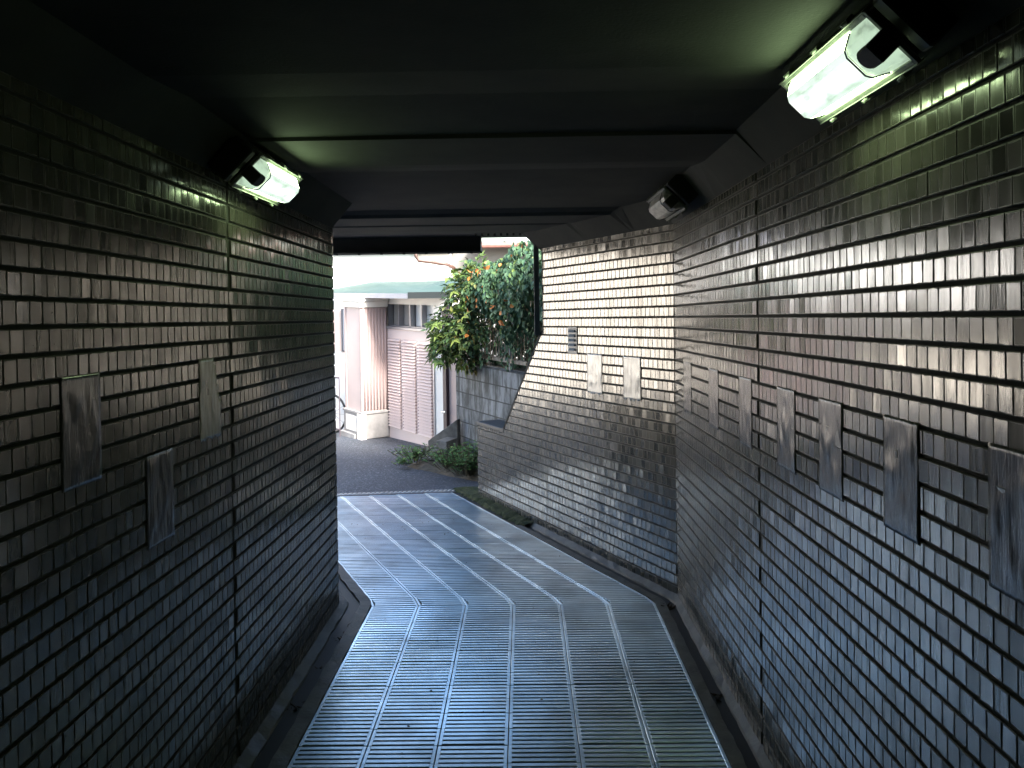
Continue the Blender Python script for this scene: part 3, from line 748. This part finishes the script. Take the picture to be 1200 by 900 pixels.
# bicycle behind the railing
bi = empty('bicycle', (-3.3, 13.95, ZB), 'dark bicycle parked behind the thin brown railing', 'bicycle')
u = Vector((.64, -.46, 0)).normalized(); c0 = Vector((-3.12, 13.88, ZB + .31)); c1 = c0 - u * 1.0
for cc in (c0, c1):
    m = MB(); m.tube([cc + (u * math.cos(t) + Vector((0, 0, 1)) * math.sin(t)) * .30 for t in [2 * math.pi * k / 24 for k in range(25)]], .018, 6, cap=False)
    wh = m.build('wheel', M_black); fix_parent(wh, bi)
    m = MB()
    for k in range(12): t = math.pi * 2 * k / 12; m.tube([cc, cc + (u * math.cos(t) + Vector((0, 0, 1)) * math.sin(t)) * .29], .003, 4)
    o = m.build('spokes', M_alu); o.parent = wh; o.matrix_parent_inverse = Matrix()
Z = Vector((0, 0, 1)); m = MB()
m.tube([c1, c0 - u * .55 + Z * -.02, c0 - u * .25 + Z * .40, c0], .014, 6); m.tube([c0 - u * .55, c0 - u * .68 + Z * .45], .014, 6); m.tube([c0 - u * .25 + Z * .40, c0 - u * .68 + Z * .35], .014, 6); m.tube([c1, c0 - u * .68 + Z * .35], .01, 6)
o = m.build('frame', M_steel); fix_parent(o, bi)
m = MB(); sd_ = Vector((-u.y, u.x, 0)); q = c0 - u * .28 + Z * .58; m.tube([c0 - u * .25 + Z * .38, q], .012, 6); m.tube([q + sd_ * .25 - u * .12, q + sd_ * .2, q, q - sd_ * .2, q - sd_ * .25 - u * .12], .012, 6); o = m.build('handlebar', M_black); fix_parent(o, bi)
m = MB(); q = c0 - u * .70 + Z * .50; m.hexa([q - u * .13 + sd_ * .08, q - u * .13 - sd_ * .08, q + u * .13 - sd_ * .02, q + u * .13 + sd_ * .02, q - u * .13 + sd_ * .09 + Z * .05, q - u * .13 - sd_ * .09 + Z * .05, q + u * .13 - sd_ * .03 + Z * .04, q + u * .13 + sd_ * .03 + Z * .04]); o = m.build('saddle', M_black); fix_parent(o, bi)
m = MB(); m.add([(-3.9, 14.2, ZB + .012), (-3.0, 13.3, ZB + .012), (-2.75, 13.1, ZB + .016), (-2.35, 12.75, ZB + .014), (-2.65, 12.75, ZB + .01), (-3.3, 12.9, ZB + .006)], [(0, 1, 2, 3, 4, 5)])
o = m.build('grass_verge', M_moss, recalc=False, kind='stuff'); tag(o, 'patch of green moss at the foot of the pink pier', 'moss')

# neighbour's white house further left along the road (unseen, added so its reflection brightens the tiles)
nh = empty('unseen_house', (-9.5, 13.0, -.66), 'plain cream single-storey house further left along the road, added outside the frame', 'house')
fu = Vector((.8, .6, 0)); fn = Vector((.6, -.8, 0)); q0 = Vector((-14.5, 9.8, 0))
def NP(u_, o_, z_): p_ = q0 + fu * u_ + fn * o_; return (p_.x, p_.y, z_)
m = MB(); m.hexa([NP(0, -6, -.8), NP(11, -6, -.8), NP(11, 0, -.8), NP(0, 0, -.8), NP(0, -6, 3.0), NP(11, -6, 3.0), NP(11, 0, 3.0), NP(0, 0, 3.0)]); o = m.build('wall', blotch('yellowish_render', (.84, .79, .70), (.88, .83, .75), 2, (.7, .85), 80, .1, .002)); fix_parent(o, nh)
m = MB(); m.hexa([NP(-.4, -6.4, 3.0), NP(11.4, -6.4, 3.0), NP(11.4, .4, 3.0), NP(-.4, .4, 3.0), NP(1, -4, 4.0), NP(10, -4, 4.0), NP(10, -2, 4.0), NP(1, -2, 4.0)]); o = m.build('roof', M_greyf); fix_parent(o, nh)
for (u_, z_) in ((.8, .6), (9.4, .6)):
    m = MB(); m.hexa([NP(u_, 0, z_), NP(u_ + 1.2, 0, z_), NP(u_ + 1.2, .03, z_), NP(u_, .03, z_), NP(u_, 0, z_ + 1.2), NP(u_ + 1.2, 0, z_ + 1.2), NP(u_ + 1.2, .03, z_ + 1.2), NP(u_, .03, z_ + 1.2)]); o = m.build('window', M_glass); fix_parent(o, nh)
# ------------------------------------------------------------------ block wall with fence
BW0 = Vector((-.93, 11.7, 0)); BD = Vector((.48, -.877, 0)); BNv = Vector((-.877, -.48, 0))
LB = 3.0; ZT = .74
def BP(s_, d_, z_): p_ = BW0 + BD * s_ + BNv * d_; return (p_.x, p_.y, z_)
me = bpy.data.meshes.new('block_wall')
me.from_pydata([BP(0, 0, -.8), BP(LB, 0, -.8), BP(LB, 0, ZT), BP(0, 0, ZT), BP(0, -.15, -.8), BP(LB, -.15, -.8), BP(LB, -.15, ZT), BP(0, -.15, ZT)], [], [(0, 1, 2, 3), (3, 2, 6, 7), (4, 0, 3, 7), (1, 5, 6, 2), (5, 4, 7, 6)])
uvl = me.uv_layers.new(name='UVMap')
for poly in me.polygons:
    for li in poly.loop_indices:
        co = Vector(me.vertices[me.loops[li].vertex_index].co); d = co - BW0; s_ = d.dot(BD); t_ = d.dot(BNv)
        uvl.data[li].uv = (s_ + t_, co.z + .66 if abs(poly.normal.z) < .5 else t_)
me.materials.append(M_block); o = bpy.data.objects.new('block_wall', me); C.objects.link(o)
tag(o, 'stained grey concrete block retaining wall under the greenery', 'wall')
fe = empty('bar_fence', BP(0, -.08, ZT), 'weathered fence of thin upright bars on the block wall, overgrown', 'fence')
m = MB(); m.obox(BP(0, -.05, .835), BD * LB, -BNv * .05, (0, 0, .045)); o = m.build('rail', M_fbar); fix_parent(o, fe); m = MB(); m.obox(BP(0, -.06, 1.78), BD * LB, -BNv * .03, (0, 0, .03)); o = m.build('rail', M_fbar); fix_parent(o, fe)
k = 0
while k * .082 < LB - .02:
    m = MB(); m.tube([BP(.02 + k * .082, -.075, .88), BP(.02 + k * .082, -.075, 1.79)], .009, 6); o = m.build('bar', M_fbar); fix_parent(o, fe); k += 1
for k in range(3):
    m = MB(); m.obox(BP(.1 + k * 1.35, -.06, ZT), BD * .04, -BNv * .04, (0, 0, 1.05)); o = m.build('post', M_steel); fix_parent(o, fe)
m = MB(); m.add([BP(0, -.15, ZT - .03), BP(LB, -.15, ZT - .03), (4.5, 10, ZT - .03), (4.5, 15.5, ZT - .03), (-.9, 15.5, ZT - .03), (-.6, 12.0, ZT - .03)], [(0, 1, 2, 3, 4, 5)]); m.build('yard_ground', M_soil, recalc=False, kind='structure')
# concrete steps with a slanting cheek wall
st = empty('concrete_steps', (-1.1, 11.4, -.5), 'mossy dark concrete steps with a slanting side wall beside the pink door', 'steps')
zg = -.51
m = MB(); pa = Vector((-1.32, 11.62, 0)); pb = Vector((-.90, 11.42, 0)); d_ = (pb - pa); nn = Vector((-d_.y, d_.x, 0)).normalized() * .09
m.prism([(pa.x, pa.y, zg - .1), (pb.x, pb.y, zg - .1), (pb.x, pb.y, zg + .50), (pa.x, pa.y, zg + .18)], nn); o = m.build('cheek_wall', blotch('dark_concrete', (.05, .05, .045), (.16, .155, .14), 7, (.7, .9)), bevel=.006); fix_parent(o, st)
for k in range(3):
    m = MB(); q = pa + d_ * (.05 + k * .3); m.obox((q.x, q.y, zg - .1), d_ * (.95 - k * .3), -nn * 3.2, (0, 0, .10 + .11 * (k + .3))); o = m.build('step', blotch('step_concrete', (.10, .10, .09), (.24, .235, .22), 9), bevel=.006); fix_parent(o, st)
# earth bed with edging
m = MB(); rnd = random.Random(7); pts = []
nx_, ny_ = 24, 16
for j in range(ny_ + 1):
    for i in range(nx_ + 1):
        u = i / nx_; t = j / ny_
        a_ = Vector((-1.55, 10.65, 0)).lerp(Vector((-.30, 9.28, 0)), u); b_ = Vector((-1.25, 11.7, 0)).lerp(Vector((.55, 9.3, 0)), u)
        p_ = a_.lerp(b_, t); edge = min(1, t * 5, u * 5)
        pts.append((p_.x + rnd.gauss(0, .012), p_.y + rnd.gauss(0, .012), zr(p_.y) - .01 + .07 * edge + rnd.random() * .03 * edge))
m.v = pts
for j in range(ny_):
    for i in range(nx_): b = j * (nx_ + 1) + i; m.f.append((b, b + 1, b + nx_ + 2, b + nx_ + 1))
m.build('earth_bed', M_soil, recalc=False, kind='structure')
m = MB(); m.tube([(-1.32, 10.72, -.47), (-1.30, 10.72, -.40), (-1.24, 10.70, -.385), (-.92, 10.55, -.38)], .022, 8); o = m.build('bent_pipe', M_stone, smooth=True); tag(o, 'short bent grey pipe lying in the weeds by the steps', 'pipe')

# ------------------------------------------------------------------ greenery
def leaf_mesh(name, items, m_, parent=None):
    """items: (pos, dir, normal, length, width, kind, rand)"""
    v = []; f = []; rv = []
    for (c, d, n, L_, wd, kind, rr) in items:
        d = d.normalized(); s_ = d.cross(n).normalized(); n = s_.cross(d); b = len(v)
        if kind == 'oval':
            P_ = [(0, 0, 0), (.25, -.42, .06), (.6, -.40, .05), (1, 0, -.12), (.6, .40, .05), (.25, .42, .06), (.5, 0, -.03)]
            for a_, w_, h_ in P_: v.append(c + d * a_ * L_ + s_ * w_ * wd + n * h_ * L_)
            f += [(b, b + 1, b + 6), (b + 1, b + 2, b + 6), (b + 2, b + 3, b + 6), (b + 3, b + 4, b + 6), (b + 4, b + 5, b + 6), (b + 5, b, b + 6)]; rv += [rr] * 7
        else:                   # lobed hand-shaped leaf
            v.append(c); rv.append(rr); lobes = [(-2.2, .6), (-1.1, .9), (0, 1.0), (1.1, .9), (2.2, .6)]
            ring = []
            for i, (an, ln) in enumerate(lobes):
                for (da, kk, hh) in ((-.45, .42, .05), (0, 1, -.15)):
                    t = an + da; ring.append(c + (d * math.cos(t) + s_ * math.sin(t)) * L_ * ln * kk + n * hh * L_)
            t = 2.65; ring.append(c + (d * math.cos(t) + s_ * math.sin(t)) * L_ * .3)
            for q in ring: v.append(q); rv.append(rr)
            for i in range(len(ring) - 1): f.append((b, b + 1 + i, b + 2 + i))
    me = bpy.data.meshes.new(name); me.from_pydata([tuple(q) for q in v], [], f)
    a = me.attributes.new('leaf_rand', 'FLOAT', 'POINT'); a.data.foreach_set('value', rv); me.materials.append(m_)
    o = bpy.data.objects.new(name, me); C.objects.link(o)
    if parent: fix_parent(o, parent)
    return o
def rdir(r): return Vector((r.gauss(0, 1), r.gauss(0, 1), r.gauss(0, 1))).normalized()
# right: dense climbing vine over the fence
rv_ = random.Random(21)
vine = empty('climbing_vine', BP(1.5, 0, ZT), 'dense dark green climbing vine with orange leaves over the fence, left of the post', 'plant')
items = []; aut = []
def vine_pt(r):
    s_ = r.uniform(.55, 3.0)
    top = 2.12 + .10 * math.sin(s_ * 4) + .16 * (s_ - 1.0) * .6
    low = 1.30 + .22 * math.sin(s_ * 5.2 + 1) + .12 * math.sin(s_ * 13)
    if s_ < 1.0: low -= .1
    z_ = r.uniform(low, top); t = (z_ - low) / (top - low)
    rr = .10 + .26 * math.sin(math.pi * min(1, max(0, t * .95 + .08))) + .05 * math.sin(s_ * 9 + z_ * 7)
    return s_, z_, rr
for i in range(5200):
    s_, z_, rr = vine_pt(rv_)
    side = 1 if rv_.random() < .8 else -1
    d_ = side * rr * (1 - abs(rv_.gauss(0, .22))) - .05
    if math.sin(s_ * 17 + 3) * math.sin(z_ * 15 + s_ * 4) > .55 and rv_.random() < .75: d_ *= .4
    p_ = Vector(BP(s_, d_, z_)); n = (BNv * side * .7 + Vector((0, 0, .5)) + rdir(rv_) * .6).normalized()
    dr = (Vector((0, 0, -1)) + rdir(rv_) * .7); L_ = rv_.uniform(.045, .085)
    it = (p_, dr, n, L_, L_ * .8, 'oval', min(1, max(0, rv_.gauss(.42, .25))))
    (aut if rv_.random() < .006 else items).append(it)
for (s0_, z0_) in ((1.35, 1.93), (1.2, 1.55), (2.0, 1.42), (1.75, 1.55), (1.6, 1.98), (2.3, 1.6), (1.05, 1.2)):
    for k in range(4):
        p_ = Vector(BP(s0_ + rv_.gauss(0, .05), .32 + rv_.gauss(0, .03), z0_ + rv_.gauss(0, .04))); aut.append((p_, rdir(rv_), (BNv + rdir(rv_) * .5).normalized(), .07, .055, 'oval', rv_.random()))
for k in range(26):             # hanging strands
    s_ = rv_.uniform(.7, 2.9); z_ = 1.3; d_ = rv_.uniform(0, .14)
    for j in range(int(rv_.uniform(4, 16))):
        z_ -= .035; s_ += rv_.gauss(0, .012)
        p_ = Vector(BP(s_, d_, z_)); items.append((p_, Vector((0, 0, -1)) + rdir(rv_) * .6, (BNv + rdir(rv_) * .6).normalized(), .055, .042, 'oval', rv_.random() * .8))
leaf_mesh('leaves', items, M_vine, vine); leaf_mesh('orange_leaves', aut, M_autumn, vine)
m = MB()
for k in range(60):
    s_ = rv_.uniform(.5, 2.95); z_ = rv_.uniform(.8, 1.1); pts = []
    for j in range(8): pts.append(BP(s_, rv_.uniform(-.1, .02), z_)); s_ += rv_.gauss(0, .05); z_ += .13
    m.tube(pts, .005, 5)
o = m.build('stems', M_stem); fix_parent(o, vine)
# left: loose shrub with big lobed leaves
rs = random.Random(33)
shrub = empty('leafy_shrub', BP(.4, 0, ZT), 'loose yellow-green shrub with lobed leaves spilling beside the house, left of the vine', 'shrub')
items = []; stars = []
blobs = [(BP(.75, .12, 1.72), .32), (BP(.55, .15, 1.38), .34), (BP(.38, .20, 1.08), .30), (BP(.9, .22, 1.25), .30), (BP(1.0, .12, 1.86), .28), (BP(.22, .24, 1.2), .24), (BP(.5, .35, .98), .22), (BP(.65, .1, .86), .2), (BP(.22, .3, .86), .15)]
for (c, r_) in blobs:
    c = Vector(c)
    for k in range(int(2600 * r_ * r_ * 1.2)):
        q = rdir(rs); rad = r_ * (rs.random() ** .35) * rs.uniform(.85, 1.15); p_ = c + Vector((q.x * rad, q.y * rad, q.z * rad * .95))
        L_ = rs.uniform(.04, .09); items.append((p_, q + rdir(rs) * .6 + Vector((0, 0, -.4)), (q + Vector((0, 0, .6)) + rdir(rs) * .4).normalized(), L_, L_ * .6, 'oval', min(1, max(0, rs.gauss(.5, .28)))))
    for k in range(int(20 * r_ / .3)):
        q = rdir(rs); q = (q + BNv * .9).normalized(); p_ = c + q * r_ * rs.uniform(.8, 1.1)
        stars.append((p_, q + Vector((0, 0, -.5)) + rdir(rs) * .4, (BNv * .6 + Vector((0, 0, .7)) + rdir(rs) * .3).normalized(), rs.uniform(.09, .16), 0, 'star', rs.random()))
leaf_mesh('leaves', items, M_shrub, shrub); leaf_mesh('lobed_leaves', stars, M_star, shrub)
m = MB()
for (c, r_) in blobs:
    for k in range(4): m.tube([BP(.5 + rs.gauss(0, .1), -.1, .75), Vector(BP(.45, .05, 1.1)).lerp(Vector(c), .5) + rdir(rs) * .08, Vector(c) + rdir(rs) * r_ * .8], [.014, .009, .004], 6)
o = m.build('branches', M_stem); fix_parent(o, shrub)
# dark hedge in the yard behind the fence
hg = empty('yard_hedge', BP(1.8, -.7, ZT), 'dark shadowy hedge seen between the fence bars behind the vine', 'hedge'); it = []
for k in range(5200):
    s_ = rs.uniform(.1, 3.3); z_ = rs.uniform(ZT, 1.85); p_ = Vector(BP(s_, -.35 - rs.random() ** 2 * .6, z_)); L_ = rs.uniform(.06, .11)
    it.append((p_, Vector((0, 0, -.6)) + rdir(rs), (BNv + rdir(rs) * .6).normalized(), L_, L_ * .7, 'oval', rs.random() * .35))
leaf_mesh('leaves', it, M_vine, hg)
m = MB()
for k in range(14): s_ = .1 + k * .24; m.tube([BP(s_, -.6, ZT - .05), BP(s_ + rs.gauss(0, .05), -.6, 1.2), BP(s_ + rs.gauss(0, .1), -.55, 1.75)], [.015, .01, .004], 6)
o = m.build('stems', M_stem); fix_parent(o, hg)
# low weeds
def weed(x, y, r, hgt, n, seed, label):
    rw_ = random.Random(seed); z0 = zr(y) + .05; root = empty('weed', (x, y, z0), label, 'weed', 'weeds in the earth bed by the steps'); it = []; m = MB()
    for k in range(n):
        q = Vector((rw_.gauss(0, r * .5), rw_.gauss(0, r * .5), 0)); top = q * 1.25 + Vector((0, 0, hgt * rw_.uniform(.4, 1)))
        b0 = Vector((x, y, z0)) + q * .5; t0 = Vector((x, y, z0)) + top; m.tube([b0, t0], .003, 4)
        for j in range(4):
            p_ = b0.lerp(t0, .4 + .2 * j); a = rw_.uniform(0, 6.28); L_ = rw_.uniform(.04, .075)
            it.append((p_, Vector((math.cos(a), math.sin(a), rw_.uniform(-.1, .6))), Vector((0, 0, 1)) + rdir(rw_) * .35, L_, L_ * .55, 'oval', min(1, max(0, rw_.gauss(.6, .2)))))
    leaf_mesh('leaves', it, M_weed, root); o = m.build('stems', M_stem); fix_parent(o, root)
weed(-1.38, 10.75, .26, .20, 70, 1, 'low leafy weed in front of the concrete steps')
weed(-1.52, 10.45, .10, .08, 16, 2, 'tiny flat weed straying onto the asphalt')
weed(-.88, 10.25, .24, .26, 80, 3, 'bushy green weed between the bent pipe and the tiled wall')
weed(-.66, 9.75, .19, .30, 90, 4, 'tallest green weed right beside the low tiled wall')
weed(-.62, 10.4, .18, .30, 50, 5, 'weed with yellow-green leaves at the foot of the block wall')

# ------------------------------------------------------------------ light, sky, camera
w = bpy.data.worlds.new('World'); bpy.context.scene.world = w; w.use_nodes = True
nt = w.node_tree; bg = nt.nodes['Background']; sky = nt.nodes.new('ShaderNodeTexSky'); sky.sky_type = 'NISHITA'; sky.sun_disc = False
SUN_EL, SUN_AZ = 38, 150        # azimuth the light comes from, clockwise from +Y
sky.sun_elevation = R(SUN_EL); sky.sun_rotation = R(SUN_AZ); sky.dust_density = 2.5
nt.links.new(sky.outputs[0], bg.inputs[0]); bg.inputs[1].default_value = .15
l = bpy.data.lights.new('Sun', 'SUN'); l.energy = 3.3; l.angle = R(14); l.color = (1, .97, .93)
lo = bpy.data.objects.new('Sun', l); C.objects.link(lo)
d = Vector((math.sin(R(SUN_AZ)) * math.cos(R(SUN_EL)), math.cos(R(SUN_AZ)) * math.cos(R(SUN_EL)), math.sin(R(SUN_EL))))
lo.rotation_euler = d.to_track_quat('Z', 'Y').to_euler(); lo.location = (0, 0, 20)

cam = bpy.data.cameras.new('Camera'); co = bpy.data.objects.new('Camera', cam); C.objects.link(co)
cam.sensor_width = 36; cam.lens = 30; cam.shift_y = -107 / 1200; cam.clip_start = .05; cam.clip_end = 1000
yaw, pitch, roll = .0122, R(.8), .0145
fw = Vector((-math.sin(yaw) * math.cos(pitch), math.cos(yaw) * math.cos(pitch), -math.sin(pitch)))
rt = Vector((math.cos(yaw), math.sin(yaw), 0)); up = rt.cross(fw)
ex = rt * math.cos(roll) - up * math.sin(roll); ey = up * math.cos(roll) + rt * math.sin(roll)
co.matrix_world = Matrix(((ex.x, ey.x, -fw.x, 0), (ex.y, ey.y, -fw.y, 0), (ex.z, ey.z, -fw.z, 1.84), (0, 0, 0, 1)))
sc = bpy.context.scene; sc.camera = co
sc.view_settings.view_transform = 'Standard'; sc.view_settings.look = 'None'; sc.view_settings.gamma = 1
sc.view_settings.exposure = 2.35
sc.render.engine = 'CYCLES'; sc.cycles.use_denoising = True; sc.cycles.sample_clamp_indirect = 6
sc.cycles.max_bounces = 8; sc.cycles.diffuse_bounces = 5; sc.cycles.glossy_bounces = 4
